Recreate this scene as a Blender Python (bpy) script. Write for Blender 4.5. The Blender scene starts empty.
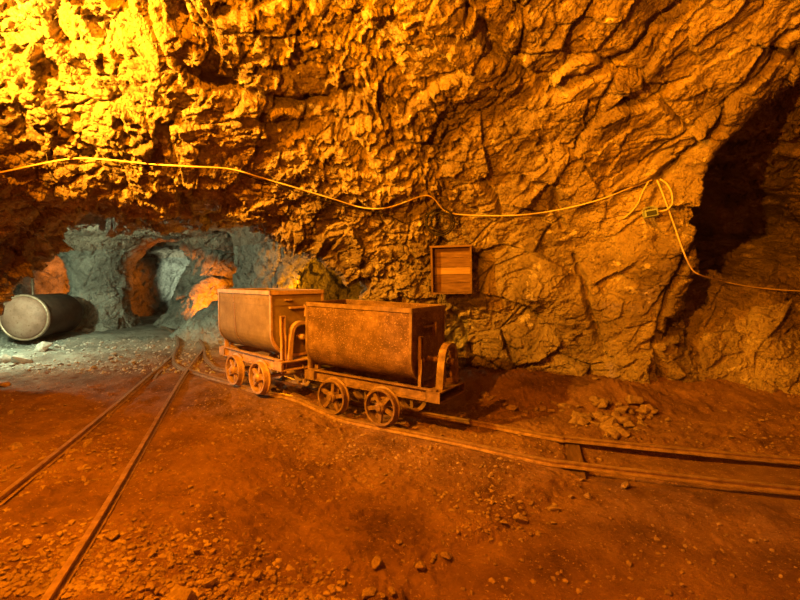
import bpy, bmesh, math, random
import numpy as np
from mathutils import Vector, Matrix
from mathutils.bvhtree import BVHTree
random.seed(7)
S = bpy.context.scene
COL = S.collection
PI = math.pi

# ------------------------------------------------------------------ camera
F, PIT, H = 450.0, 0.047, 1.38
cam_d = bpy.data.cameras.new('camera'); cam = bpy.data.objects.new('camera', cam_d); COL.objects.link(cam)
cam_d.sensor_width = 36; cam_d.lens = F/800*36; cam_d.clip_start = .02
cam.location = (0, 0, H); cam.rotation_euler = (PI/2-PIT, 0, 0)
S.camera = cam
CAM = Vector((0, 0, H))

def ray(u, v):
    a = (u-400)/F; t = (300-v)/F; c, s = math.cos(PIT), math.sin(PIT)
    return Vector((a, c+s*t, -s+c*t))
def at_y(u, v, y):
    d = ray(u, v); return CAM + d*(y/d.y)

# ------------------------------------------------------------------ numpy helpers
def sm(t):
    t = np.clip(t, 0, 1); return t*t*(3-2*t)
def smax(a, b, k):
    h = np.clip(.5+.5*(a-b)/k, 0, 1); return b+(a-b)*h+k*h*(1-h)
def smin(a, b, k): return -smax(-a, -b, k)
def hsh(i, j, k, s):
    n = (i.astype(np.int64)*73856093) ^ (j.astype(np.int64)*19349663) ^ (k.astype(np.int64)*83492791) ^ (s*2654435761)
    n = (n ^ (n >> 13))*1274126177 & 0x7fffffff
    n = (n ^ (n >> 15))*1103515245 & 0x7fffffff
    n = n ^ (n >> 11)
    return (n & 0xfffff).astype(np.float32)/1048575.0
def vnoise(x, y, z, s=0):
    i, j, k = np.floor(x), np.floor(y), np.floor(z)
    fx, fy, fz = x-i, y-j, z-k
    fx = fx*fx*(3-2*fx); fy = fy*fy*(3-2*fy); fz = fz*fz*(3-2*fz)
    i = i.astype(np.int64); j = j.astype(np.int64); k = k.astype(np.int64)
    r = 0
    for a in (0, 1):
        for b in (0, 1):
            for c in (0, 1):
                w = (fx if a else 1-fx)*(fy if b else 1-fy)*(fz if c else 1-fz)
                r = r+w*hsh(i+a, j+b, k+c, s)
    return r*2-1
def fbm(P, sc, s=0, o=3):
    r = 0; a = 1; t = 0
    for q in range(o):
        r = r+a*vnoise(P[:, 0]*sc, P[:, 1]*sc, P[:, 2]*sc, s+q); t += a; a *= .5; sc *= 2.03
    return r/t
def facet(P, s, flat=1.0):
    """broken rock: every voronoi cell is a tilted plane with its own height; returns height and edge distance"""
    P = P.astype(np.float32)
    I = np.floor(P).astype(np.int64)
    N = len(P); d1 = np.full(N, 9e9, np.float32); d2 = np.full(N, 9e9, np.float32)
    h = np.zeros(N, np.float32)
    for a in (-1, 0, 1):
        for b in (-1, 0, 1):
            for c in (-1, 0, 1):
                i, j, k = I[:, 0]+a, I[:, 1]+b, I[:, 2]+c
                dx = P[:, 0]-i-hsh(i, j, k, s); dy = P[:, 1]-j-hsh(i, j, k, s+1); dz = P[:, 2]-k-hsh(i, j, k, s+2)
                d = dx*dx+dy*dy+dz*dz
                m = d < d1
                d2 = np.where(m, d1, np.minimum(d2, d))
                if m.any():
                    im, jm, km = i[m], j[m], k[m]
                    hh = (hsh(im, jm, km, s+3)-.5)*flat
                    hh = hh+(hsh(im, jm, km, s+4)-.5)*1.6*dx[m]+(hsh(im, jm, km, s+5)-.5)*1.6*dy[m]+(hsh(im, jm, km, s+6)-.5)*1.6*dz[m]
                    h[m] = hh
                d1 = np.where(m, d, d1)
    return h, np.sqrt(d2)-np.sqrt(d1)
def tab(xs, zs, T, x, z):
    """smooth bilinear table lookup"""
    xs = np.array(xs, float); zs = np.array(zs, float); T = np.array(T, float)
    i = np.clip(np.searchsorted(xs, x)-1, 0, len(xs)-2); k = np.clip(np.searchsorted(zs, z)-1, 0, len(zs)-2)
    fx = np.clip((x-xs[i])/(xs[i+1]-xs[i]), 0, 1); fz = np.clip((z-zs[k])/(zs[k+1]-zs[k]), 0, 1)
    return (T[k, i]*(1-fx)+T[k, i+1]*fx)*(1-fz)+(T[k+1, i]*(1-fx)+T[k+1, i+1]*fx)*fz

# ------------------------------------------------------------------ ground height
def railtop(x, y):
    return .14*sm((-.48-x)/.75)+.16*sm((y-6)/3.5)*sm((-1.5-x)/1.5)
XB_Y = [0, 1.82, 1.99, 2.33, 2.66, 3.08, 3.74, 4.2]; XB_X = [-.5, -.12, 0, .285, .71, 1.16, 1.40, 1.5]
def seg_dist(x, y, pts):
    d = np.full(x.shape, 9.0)
    for (ax, ay), (bx_, by) in zip(pts, pts[1:]):
        ux, uy = bx_-ax, by-ay; t = np.clip(((x-ax)*ux+(y-ay)*uy)/(ux*ux+uy*uy), 0, 1)
        d = np.minimum(d, np.hypot(x-ax-t*ux, y-ay-t*uy))
    return d
RAIL_LINES = []
def track_dist(x, y): return seg_dist(x, y, [(.6, 4.0), (1.0, 3.8), (1.45, 3.62), (2.1, 3.43), (2.85, 3.25), (3.6, 3.08)])
def rail_mask(x, y):
    r = np.zeros(x.shape)
    for L in RAIL_LINES: r = np.maximum(r, 1-sm((seg_dist(x, y, L)-.05)/.12))
    return r
def ground(x, y):
    x = np.asarray(x, float); y = np.asarray(y, float)
    g = railtop(x, y)-.038
    xb = np.interp(y, XB_Y, XB_X)
    P = np.stack([x.ravel(), y.ravel(), 0*x.ravel()], 1)
    wob = fbm(P, 3.1, 50, 2).reshape(x.shape)*.09
    rm = rail_mask(x, y)
    g = g-.045*sm((x-xb+wob*1.6)/.28+.5)*(1-sm((y-3.55)/.35))
    g = g-.05*sm((x-1.36+wob*.3)/.05)*(1-sm((x-1.9)/1.0))*sm((.33-track_dist(x, y))/.08)
    g = g+.030*fbm(P, .9, 60, 3).reshape(x.shape)*(1-rm)-.006*rm
    # talus at the foot of the right hand wall and of the tunnel walls
    base = 5.85-.14*np.clip(x, -1, 6)
    g = g+.20*sm((y-base+.75)/.9)*sm((x+.2)/.8)*(1-sm((y-7.2)/.5))
    g = g+.26*np.exp(-(((x-2.38)/.42)**2+((y-4.95)/.28)**2))+.08*np.exp(-(((x-1.6)/.5)**2+((y-5.2)/.3)**2))
    # rubble ridge in the cold light by the tank
    g = g+.10*np.exp(-(((x+6.3)/1.5)**2+((y-7.2)/.35)**2))
    return g
def gz(x, y): return float(ground(np.array([x]), np.array([y]))[0])
def on_ground(u, v, extra=0):
    d = ray(u, v); z = 0.0
    for _ in range(14):
        t = (z-H)/d.z; p = CAM+d*t; z = floor_z(p.x, p.y)+extra
    return Vector((p.x, p.y, z))

def rt(u, v):
    d = ray(u, v); z = 0.0
    for _ in range(14):
        p = CAM+d*((z-H)/d.z); z = float(railtop(np.array(p.x), np.array(p.y)))
    return Vector((p.x, p.y, 0))
G = .573
near_w = [rt(160, 325.5), rt(168, 328), rt(176, 336), rt(178, 344), rt(175, 351), rt(173, 359), rt(179, 365.5), rt(190, 369.5), rt(211, 376)]
near_w += [Vector((-1.94, 5.30, 0)), Vector((-1.60, 4.99, 0)), Vector((-1.12, 4.71, 0)), Vector((-.67, 4.46, 0)), Vector((-.17, 4.17, 0)), Vector((.42, 3.83, 0)), rt(539, 458), rt(577, 463), rt(690, 476), rt(800, 487.5), rt(960, 502)]
mid = near_w[9:]
off = []
for i, p in enumerate(mid):
    d = (mid[min(i+1, len(mid)-1)]-mid[max(i-1, 0)]).normalized(); off.append(p+Vector((-d.y, d.x, 0))*G)
far_w = [rt(176, 326), rt(185, 329), rt(195, 335), rt(203, 345), rt(204.5, 355), rt(211, 362.5), rt(222, 368.5)]+off
LEFT_A = [rt(-60, 545), rt(0, 496), rt(60, 449), rt(118, 402), rt(150, 374.5), rt(172.5, 355)]
LEFT_B = [rt(25, 632), rt(45, 600), rt(98, 518), rt(140, 448), rt(170, 397), rt(189, 367), rt(203, 349)]
for L_ in (near_w, far_w, LEFT_A, LEFT_B): RAIL_LINES.append([(p.x, p.y) for p in L_])

# ------------------------------------------------------------------ rock volume
VX = .05
X0, X1, Y0, Y1, Z0, Z1 = -11.5, 7.6, -2.2, 15.0, -.55, 4.6
WX = [-6, -4.5, -3, -1.8, -.7, .5, 1.5, 2.4, 3.0, 3.3]
WZ = [0, .8, 1.3, 1.7, 2.1, 2.5, 3.0, 3.5, 3.9, 4.2]
WT = [[5.5, 5.6, 5.6, 5.7, 6.0, 6.2, 6.0, 5.7, 5.35, 5.30],
      [5.2, 5.5, 5.5, 5.6, 5.80, 6.0, 5.8, 5.55, 5.20, 5.25],
      [5.2, 5.3, 5.4, 5.5, 5.65, 5.75, 5.55, 5.30, 5.00, 5.10],
      [4.3, 4.5, 5.1, 5.3, 5.45, 5.65, 5.45, 5.20, 4.80, 4.90],
      [3.5, 3.6, 4.2, 4.75, 5.15, 5.35, 5.25, 5.00, 4.60, 4.70],
      [3.2, 3.3, 3.6, 4.15, 4.60, 4.80, 4.80, 4.70, 4.40, 4.50],
      [3.0, 3.1, 3.2, 3.5, 3.90, 4.20, 4.20, 4.20, 4.05, 4.20],
      [2.2, 2.3, 2.4, 2.6, 3.00, 3.30, 3.40, 3.50, 3.60, 3.80],
      [1.0, 1.2, 1.4, 1.6, 1.90, 2.30, 2.50, 2.70, 2.90, 3.10],
      [0.0, 0.2, 0.4, 0.6, 0.90, 1.20, 1.50, 1.80, 2.00, 2.20]]
RX = [3.0, 4, 5, 6, 7.5]
RZ = [0, .5, .85, 1.15, 1.5, 2.2, 3.0, 3.6, 4.2]
RT = [[5.3, 5.1, 4.9, 4.6, 4.2],
      [5.35, 5.25, 5.1, 4.9, 4.5],
      [5.5, 5.5, 5.35, 5.1, 4.8],
      [5.7, 5.9, 5.7, 5.4, 5.0],
      [6.3, 6.8, 6.5, 6.1, 5.4],
      [7.0, 7.8, 8.0, 7.9, 7.2],
      [6.7, 7.4, 7.6, 7.6, 7.0],
      [5.4, 6.0, 6.2, 6.1, 5.8],
      [3.0, 3.4, 3.4, 3.4, 3.2]]
def solid(x, y, z):
    """> 0 in rock"""
    # front wall, with the ridge between it and the recess at the right
    ywl = tab(WX, WZ, WT, x, z); ywr = tab(RX, RZ, RT, x, z)
    xe = np.interp(z, [0, .9, 1.4, 1.8, 2.2, 2.6, 2.96, 3.25, 3.7], [3.25, 3.30, 3.32, 3.20, 3.10, 3.14, 3.30, 3.62, 4.3])
    w = sm((x-xe)/.32+.35)
    yw = ywl*(1-w)+ywr*w
    xl = np.interp(z, [0, .6, 1.2, 1.9, 2.3, 3.4, 4.2], [-6.4, -6.2, -5.6, -4.9, -4.6, -4.6, -3.8])
    A = smax(y-yw, xl-x, .25)
    A = smax(A, z-(3.95-.03*(x+1)**2), .4)
    A = smax(A, x-6.9, .4)
    A = smax(A, -1.6-y, .4)
    # tunnel behind it
    zt = np.interp(y, [3, 4.8, 5.8, 6.3, 6.9, 8, 10, 12, 15], [2.28, 2.24, 2.19, 2.10, 2.27, 2.33, 2.32, 2.27, 2.2])
    zt = np.minimum(zt, 2.2+np.clip(x+3.8, -9, 0)*.95+9*sm((y-5.7)/.7))
    zt = zt-.10*sm((-5.5-x)/2)
    xr = np.interp(y, [4.5, 5.3, 6.0, 6.6, 7.0, 7.4, 7.8, 8.3, 8.8, 9.3, 10, 11, 13], [-.30, -.42, -.45, -.55, -1.3, -1.95, -2.4, -2.9, -3.25, -3.35, -2.3, -1.6, -2.6])
    arch = np.clip(z-1.05, 0, 2)**1.6*1.25*(1-sm((y-5.7)/.9))
    arch = arch+np.clip(1.25-z, 0, 2)**1.3*1.35*sm((y-7.6)/1.4)
    xr = xr-arch
    xlt = np.interp(y, [3, 5.2, 5.75, 6.2, 7.5, 10, 14], [-6.4, -6.4, -6.8, -8.0, -10.6, -10.9, -10.5])
    yb = np.interp(x, [-11, -9, -7, -5.5, -4, -2], [12.6, 13.2, 13.4, 13.3, 12.2, 12])
    B = smax(z-zt, x-xr, .22)
    B = smax(B, xlt-x, .3)
    B = smax(B, y-yb, .4)
    B = smax(B, 2.6-y, .2)
    air = smin(A, B, .12)
    # niche behind the right hand edge of the tunnel mouth
    nic = (np.sqrt(((x+.72)/.98)**2+((y-7.35)/1.05)**2+((z-.85)/1.15)**2)-1)*.8
    air = smin(air, nic, .12)
    # pillars left standing
    def pillar(cx, cy, r, fl, lean=0):
        q = r+fl*(sm((z-1.6)/.7)**1.5*.8+sm((.75-z)/.7)*.5)
        return q-np.sqrt((x-cx-lean*(z-1))**2+((y-cy)*.85)**2)
    s = smax(air, pillar(-6.85, 10.3, .56, .7), .15)
    s = smax(s, pillar(-4.75, 11.2, .72, .5, .45), .15)
    return s
def build_rock():
    xs = np.arange(X0, X1, VX); ys = np.arange(Y0, Y1, VX); zs = np.arange(Z0, Z1, VX)
    nx, ny, nz = len(xs), len(ys), len(zs)
    Fv = np.empty((nx, ny, nz), np.float32)
    for i0 in range(0, nx, 40):
        i1 = min(nx, i0+40)
        gx, gy, gzz = np.meshgrid(xs[i0:i1], ys, zs, indexing='ij')
        Fv[i0:i1] = solid(gx, gy, gzz)
    # large lumps, on a coarser lattice then upsampled only where the surface runs
    near = np.argwhere(np.abs(Fv) < .35)
    P = np.stack([xs[near[:, 0]], ys[near[:, 1]], zs[near[:, 2]]], 1)
    q_ = 1-.6*sm((P[:, 1]-4.6)/.8)*(P[:, 0] < -.2)
    n = .13*vnoise(P[:, 0]*1.1, P[:, 1]*1.1, P[:, 2]*1.1, 3)+.08*vnoise(P[:, 0]*2.3, P[:, 1]*2.3, P[:, 2]*2.3, 4)
    n = n*q_
    Fv[near[:, 0], near[:, 1], near[:, 2]] += n.astype(np.float32)
    sg = Fv > 0
    cs = [(a, b, c) for a in (0, 1) for b in (0, 1) for c in (0, 1)]
    cnt = np.zeros((nx-1, ny-1, nz-1), np.int8)
    for a, b, c in cs: cnt += sg[a:nx-1+a, b:ny-1+b, c:nz-1+c]
    act = (cnt > 0) & (cnt < 8)
    idx = -np.ones(act.shape, np.int64)
    cells = np.argwhere(act); idx[act] = np.arange(len(cells))
    acc = np.zeros((len(cells), 3)); num = np.zeros(len(cells))
    for a, b, c in cs:
        for ax in range(3):
            o = [a, b, c]
            if o[ax]: continue
            o2 = o.copy(); o2[ax] = 1
            va = Fv[cells[:, 0]+o[0], cells[:, 1]+o[1], cells[:, 2]+o[2]]
            vb = Fv[cells[:, 0]+o2[0], cells[:, 1]+o2[1], cells[:, 2]+o2[2]]
            m = (va > 0) != (vb > 0)
            t = va/(va-vb+1e-12)
            p = np.tile(np.array(o, float), (len(cells), 1)); p[:, ax] = t
            acc[m] += p[m]; num[m] += 1
    V = (cells+acc/num[:, None])*VX+np.array([X0, Y0, Z0])
    quads = []
    for ax in range(3):
        e = [slice(1, -1)]*3; e[ax] = slice(0, -1)
        lo = sg[tuple(e)]
        e2 = list(e); e2[ax] = slice(1, None)
        hi = sg[tuple(e2)]
        ch = np.argwhere(lo != hi)
        off = np.ones(3, int); off[ax] = 0
        ch = ch+off
        l = sg[ch[:, 0], ch[:, 1], ch[:, 2]]
        u, w = [(1, 2), (2, 0), (0, 1)][ax]
        q = []
        for du, dw in ((-1, -1), (0, -1), (0, 0), (-1, 0)):
            c = ch.copy(); c[:, u] += du; c[:, w] += dw
            q.append(idx[c[:, 0], c[:, 1], c[:, 2]])
        q = np.stack(q, 1)
        q[~l] = q[~l][:, ::-1]      # normals out of the rock, into the air
        quads.append(q)
    Q = np.concatenate(quads)
    Q = Q[(Q >= 0).all(1)]
    return V, Q
def compact(V, Q):
    u, inv = np.unique(Q, return_inverse=True)
    return V[u], inv.reshape(Q.shape)
def normals(V, Q):
    n = np.cross(V[Q[:, 2]]-V[Q[:, 0]], V[Q[:, 3]]-V[Q[:, 1]])
    N = np.zeros_like(V)
    for k in range(4): 
        for c in range(3): N[:, c] += np.bincount(Q[:, k], n[:, c], len(V))
    return N/(np.linalg.norm(N, axis=1)[:, None]+1e-12)
def subdiv(V, Q):
    n = len(V)
    E = np.concatenate([np.stack([Q[:, k], Q[:, (k+1) % 4]], 1) for k in range(4)]); E.sort(1)
    key = E[:, 0]*n+E[:, 1]
    uk, inv = np.unique(key, return_inverse=True)
    em = (V[uk//n]+V[uk % n])/2
    m = len(Q); inv = inv.reshape(4, m)
    fc = V[Q].mean(1)
    V2 = np.concatenate([V, em, fc])
    e = inv+n; c = np.arange(m)+n+len(uk)
    Q2 = np.concatenate([np.stack([Q[:, k], e[k], c, e[(k+3) % 4]], 1) for k in range(4)])
    return V2, Q2
def smooth(V, Q, it=2, f=.5):
    for _ in range(it):
        A = np.zeros_like(V); n = np.zeros(len(V))
        for k in range(4):
            i, j = Q[:, k], Q[:, (k+1) % 4]
            for a, b in ((i, j), (j, i)):
                for c in range(3): A[:, c] += np.bincount(a, V[b, c], len(V))
                n += np.bincount(a, minlength=len(V))
        V = V*(1-f)+f*A/n[:, None]
    return V
def np_mesh(name, V, Q, smoothed=True):
    me = bpy.data.meshes.new(name)
    me.vertices.add(len(V)); me.vertices.foreach_set('co', V.astype(np.float32).ravel())
    me.loops.add(Q.size); me.loops.foreach_set('vertex_index', Q.astype(np.int32).ravel())
    me.polygons.add(len(Q))
    me.polygons.foreach_set('loop_start', np.arange(0, Q.size, Q.shape[1], dtype=np.int32))
    me.polygons.foreach_set('loop_total', np.full(len(Q), Q.shape[1], np.int32))
    me.polygons.foreach_set('use_smooth', np.full(len(Q), smoothed))
    me.update(calc_edges=True); me.validate()
    return me

# ------------------------------------------------------------------ materials
def mat(name, rough=.8, metal=0, spec=.3):
    m = bpy.data.materials.new(name); m.use_nodes = True
    b = m.node_tree.nodes['Principled BSDF']
    b.inputs['Roughness'].default_value = rough; b.inputs['Metallic'].default_value = metal
    b.inputs['Specular IOR Level'].default_value = spec
    return m, m.node_tree, b
def nd(nt, t, **kw):
    n = nt.nodes.new(t)
    for k, v in kw.items():
        if k in n.inputs: n.inputs[k].default_value = v
        else: setattr(n, k, v)
    return n
def ramp(nt, src, stops):
    r = nt.nodes.new('ShaderNodeValToRGB'); el = r.color_ramp.elements
    while len(el) < len(stops): el.new(.5)
    for e, (p, c) in zip(el, stops): e.position = p; e.color = (*c, 1)
    nt.links.new(src, r.inputs[0]); return r
def noise_mat(name, stops, scale=4, rough=.85, metal=0, spec=.3, bump=((20, .3, .01),), detail=6, co='Object', dist=0.0, vor=None, speck=None, rr=None, stretch=None):
    m, nt, b = mat(name, rough, metal, spec); L = nt.links
    tc = nd(nt, 'ShaderNodeTexCoord')
    src = tc.outputs[co]
    if stretch:
        mp = nd(nt, 'ShaderNodeMapping'); mp.inputs['Scale'].default_value = stretch; L.new(src, mp.inputs[0]); src = mp.outputs[0]
    n = nd(nt, 'ShaderNodeTexNoise', Scale=scale, Detail=detail, Roughness=.65, Distortion=dist); L.new(src, n.inputs['Vector'])
    r = ramp(nt, n.outputs[0], stops); out = r.outputs[0]
    if speck:
        n2 = nd(nt, 'ShaderNodeTexNoise', Scale=speck[0], Detail=4.0, Roughness=.7); L.new(src, n2.inputs['Vector'])
        r2 = ramp(nt, n2.outputs[0], [(speck[1], (0, 0, 0)), (speck[2], (1, 1, 1))])
        mx = nd(nt, 'ShaderNodeMix', data_type='RGBA'); L.new(r2.outputs[0], mx.inputs[0]); L.new(out, mx.inputs[6]); mx.inputs[7].default_value = (*speck[3], 1)
        out = mx.outputs[2]
    L.new(out, b.inputs['Base Color'])
    if rr:
        mr = nd(nt, 'ShaderNodeMapRange'); mr.inputs['To Min'].default_value = rr[0]; mr.inputs['To Max'].default_value = rr[1]
        L.new(n.outputs[0], mr.inputs[0]); L.new(mr.outputs[0], b.inputs['Roughness'])
    prev = None
    def addb(h, st, d):
        nonlocal prev
        bp = nd(nt, 'ShaderNodeBump'); bp.inputs['Strength'].default_value = st; bp.inputs['Distance'].default_value = d
        L.new(h, bp.inputs['Height'])
        if prev: L.new(prev, bp.inputs['Normal'])
        prev = bp.outputs[0]
    for sc, st, d in bump:
        q = nd(nt, 'ShaderNodeTexNoise', Scale=sc, Detail=8.0, Roughness=.68); L.new(src, q.inputs['Vector']); addb(q.outputs[0], st, d)
    for sc, st, d in (vor or ()):
        # cracked facets: distorted voronoi cells
        q = nd(nt, 'ShaderNodeTexVoronoi', Scale=sc, feature='F1')
        w = nd(nt, 'ShaderNodeTexNoise', Scale=sc*.7, Detail=3.0); L.new(src, w.inputs['Vector'])
        mm = nd(nt, 'ShaderNodeMix', data_type='RGBA', blend_type='LINEAR_LIGHT'); mm.inputs[0].default_value = .12
        L.new(src, mm.inputs[6]); L.new(w.outputs[1], mm.inputs[7]); L.new(mm.outputs[2], q.inputs['Vector'])
        addb(q.outputs['Distance'], st, d)
    L.new(prev, b.inputs['Normal'])
    return m
ROCK = noise_mat('rock', [(.30, (.12, .085, .065)), (.5, (.33, .265, .21)), (.68, (.52, .44, .36))], 1.3, .72, spec=.35, dist=.6,
                 bump=((9, 1.0, .06), (38, 1.0, .016)), vor=((5.5, .8, .05), (16, .8, .025)), speck=(5, .60, .68, (.66, .59, .52)))
GREY = noise_mat('grey_rock', [(.30, (.12, .115, .10)), (.5, (.36, .35, .31)), (.70, (.60, .59, .53))], 1.6, .75, spec=.35, dist=.6,
                 bump=((9, 1.0, .07), (38, 1.0, .02)), vor=((5.0, .9, .06), (14, .7, .03)))
SOIL = noise_mat('dirt', [(.32, (.12, .065, .042)), (.5, (.23, .13, .085)), (.7, (.36, .22, .145))], 2.2, .9, spec=.2, detail=10,
                 bump=((14, .8, .04), (60, 1.0, .016), (170, .7, .005)), speck=(45, .60, .66, (.46, .32, .22)))
def far_grey(m):
    # the dirt turns grey inside the tunnel
    nt = m.node_tree; L = nt.links; b = nt.nodes['Principled BSDF']; src = b.inputs['Base Color'].links[0].from_socket
    tc = nd(nt, 'ShaderNodeTexCoord'); sx = nd(nt, 'ShaderNodeSeparateXYZ'); L.new(tc.outputs['Object'], sx.inputs[0])
    a = nd(nt, 'ShaderNodeMath', operation='MULTIPLY_ADD'); a.inputs[1].default_value = .45; L.new(sx.outputs[0], a.inputs[0])
    neg = nd(nt, 'ShaderNodeMath', operation='MULTIPLY'); neg.inputs[1].default_value = -1; L.new(a.outputs[0], neg.inputs[0])
    ad = nd(nt, 'ShaderNodeMath', operation='ADD'); L.new(neg.outputs[0], ad.inputs[0]); L.new(sx.outputs[1], ad.inputs[1])
    n = nd(nt, 'ShaderNodeTexNoise', Scale=1.6, Detail=5.0); L.new(tc.outputs['Object'], n.inputs['Vector'])
    n2 = nd(nt, 'ShaderNodeMath', operation='MULTIPLY_ADD'); n2.inputs[1].default_value = 2.0; L.new(n.outputs[0], n2.inputs[0]); L.new(ad.outputs[0], n2.inputs[2])
    mr = nd(nt, 'ShaderNodeMapRange'); mr.inputs['From Min'].default_value = 8.5; mr.inputs['From Max'].default_value = 10.2; L.new(n2.outputs[0], mr.inputs[0])
    r = ramp(nt, n.outputs[0], [(.3, (.20, .19, .165)), (.7, (.44, .42, .37))])
    mx = nd(nt, 'ShaderNodeMix', data_type='RGBA'); L.new(mr.outputs[0], mx.inputs[0]); L.new(src, mx.inputs[6]); L.new(r.outputs[0], mx.inputs[7]); L.new(mx.outputs[2], b.inputs['Base Color'])
far_grey(SOIL)
STONE = noise_mat('stone', [(.3, (.17, .115, .08)), (.55, (.32, .23, .165)), (.75, (.46, .36, .27))], 6, .8, spec=.3, bump=((25, .6, .01), (90, .5, .003)))
GSTONE = noise_mat('grey_stone', [(.3, (.22, .21, .19)), (.55, (.45, .44, .40)), (.75, (.66, .65, .60))], 6, .8, spec=.3, bump=((25, .6, .01), (90, .5, .003)))
RUST = noise_mat('rusted_plate', [(.28, (.06, .03, .018)), (.46, (.13, .07, .042)), (.60, (.22, .13, .08)), (.8, (.36, .23, .15))], 5, .6, .25, .5, detail=12,
                 bump=((55, .5, .006), (140, .5, .003)), speck=(80, .58, .68, (.50, .33, .22)), rr=(.85, .6))
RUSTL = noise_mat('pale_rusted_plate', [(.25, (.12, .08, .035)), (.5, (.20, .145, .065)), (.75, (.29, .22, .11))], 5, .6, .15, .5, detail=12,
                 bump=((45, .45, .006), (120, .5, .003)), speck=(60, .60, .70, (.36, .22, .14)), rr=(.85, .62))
IRON = noise_mat('rusted_iron', [(.3, (.10, .055, .035)), (.55, (.24, .15, .10)), (.75, (.40, .27, .19))], 14, .62, .3, .5,
                 bump=((70, .5, .004),))
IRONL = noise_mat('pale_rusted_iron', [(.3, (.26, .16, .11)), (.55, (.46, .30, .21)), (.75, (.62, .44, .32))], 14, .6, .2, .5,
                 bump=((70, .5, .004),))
RAILM = noise_mat('rail_steel', [(.3, (.24, .15, .10)), (.55, (.42, .29, .20)), (.75, (.55, .40, .29))], 18, .42, .4, .5, bump=((60, .4, .003),))
CABLE = noise_mat('cable_sheath', [(.3, (.62, .50, .34)), (.7, (.80, .68, .50))], 10, .5, 0, .4, bump=((40, .1, .001),))
DARKW = noise_mat('dark_wire', [(.3, (.010, .008, .007)), (.7, (.028, .02, .016))], 10, .6, .2, .4, bump=((40, .1, .001),))
WOOD = noise_mat('old_wood', [(.3, (.09, .05, .03)), (.5, (.17, .10, .065)), (.75, (.28, .18, .12))], 3, .75, 0, .3, bump=((30, .4, .004),), stretch=(2, 2, 18))
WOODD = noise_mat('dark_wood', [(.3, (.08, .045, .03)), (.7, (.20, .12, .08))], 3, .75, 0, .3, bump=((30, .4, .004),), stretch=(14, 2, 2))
WOODP = noise_mat('pale_wood', [(.3, (.26, .17, .11)), (.7, (.42, .29, .19))], 3, .7, 0, .3, bump=((30, .4, .003),), stretch=(2, 2, 18))
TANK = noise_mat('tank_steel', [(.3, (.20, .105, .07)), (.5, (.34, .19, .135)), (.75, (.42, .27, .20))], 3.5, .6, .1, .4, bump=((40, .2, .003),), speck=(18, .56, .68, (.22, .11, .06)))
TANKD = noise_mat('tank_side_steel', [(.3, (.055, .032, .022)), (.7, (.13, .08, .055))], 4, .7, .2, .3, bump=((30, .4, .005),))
LAMPM = noise_mat('grey_blue_housing', [(.3, (.22, .34, .42)), (.7, (.34, .46, .54))], 20, .4, 0, .5, bump=((60, .1, .001),))
m, nt, b = mat('lamp_glass', .15, 0, .6); b.inputs['Base Color'].default_value = (.05, .06, .06, 1); LGLASS = m

# ------------------------------------------------------------------ object helpers
def tagp(o, label=None, cat=None, group=None, kind=None):
    if label: o['label'] = label
    if cat: o['category'] = cat
    if group: o['group'] = group
    if kind: o['kind'] = kind
    return o
def link_mesh(name, me, m, parent=None):
    o = bpy.data.objects.new(name, me); COL.objects.link(o)
    if m: 
        me.materials.clear(); me.materials.append(m)
    o.parent = parent
    return o
def from_bm(name, bm, m, parent=None, smoothed=False, bev=0, loc=None):
    if bev:
        bmesh.ops.bevel(bm, geom=[e for e in bm.edges if len(e.link_faces) == 2 and e.calc_face_angle(0) > .5], offset=bev, segments=2, affect='EDGES', clamp_overlap=True)
    bmesh.ops.recalc_face_normals(bm, faces=bm.faces)
    me = bpy.data.meshes.new(name); bm.to_mesh(me); bm.free()
    for p in me.polygons: p.use_smooth = smoothed
    o = link_mesh(name, me, m, parent)
    if loc: o.location = loc
    return o
def empty(name, loc, rz=0):
    o = bpy.data.objects.new(name, None); COL.objects.link(o); o.location = loc; o.rotation_euler = (0, 0, rz); o.empty_display_size = .1
    return o
def box(bm, x0, x1, y0, y1, z0, z1, M=None):
    vs = [bm.verts.new(M @ Vector(p) if M else p) for p in [(x0, y0, z0), (x1, y0, z0), (x1, y1, z0), (x0, y1, z0), (x0, y0, z1), (x1, y0, z1), (x1, y1, z1), (x0, y1, z1)]]
    for f in ((3, 2, 1, 0), (4, 5, 6, 7), (0, 1, 5, 4), (1, 2, 6, 5), (2, 3, 7, 6), (3, 0, 4, 7)): bm.faces.new([vs[i] for i in f])
def tube(bm, pts, r, n=8, flat=None):
    """round tube, or an extruded cross-section (list of side/up pairs) when flat is given"""
    pts = [Vector(p) for p in pts]; rings = []
    for i, p in enumerate(pts):
        d = (pts[min(i+1, len(pts)-1)]-pts[max(i-1, 0)]).normalized()
        s = d.cross(Vector((0, 0, 1)))
        s = s.normalized() if s.length > .05 else d.cross(Vector((0, 1, 0))).normalized()
        u = s.cross(d).normalized()
        prof = flat or [(r*math.cos(2*PI*k/n), r*math.sin(2*PI*k/n)) for k in range(n)]
        rings.append([bm.verts.new(p+s*a+u*b) for a, b in prof])
    m = len(rings[0])
    for A, B in zip(rings, rings[1:]):
        for k in range(m): bm.faces.new((A[k], A[(k+1) % m], B[(k+1) % m], B[k]))
    bm.faces.new(rings[0][::-1]); bm.faces.new(rings[-1])
def catmull(P, per=6):
    P = [Vector(p) for p in P]; Q = [P[0]*2-P[1]]+P+[P[-1]*2-P[-2]]; out = []
    for i in range(1, len(Q)-2):
        a, b, c, d = Q[i-1:i+3]
        for k in range(per):
            t = k/per
            out.append(.5*((2*b)+(c-a)*t+(2*a-5*b+4*c-d)*t*t+(3*b-a-3*c+d)*t**3))
    out.append(P[-1]); return out
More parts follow.
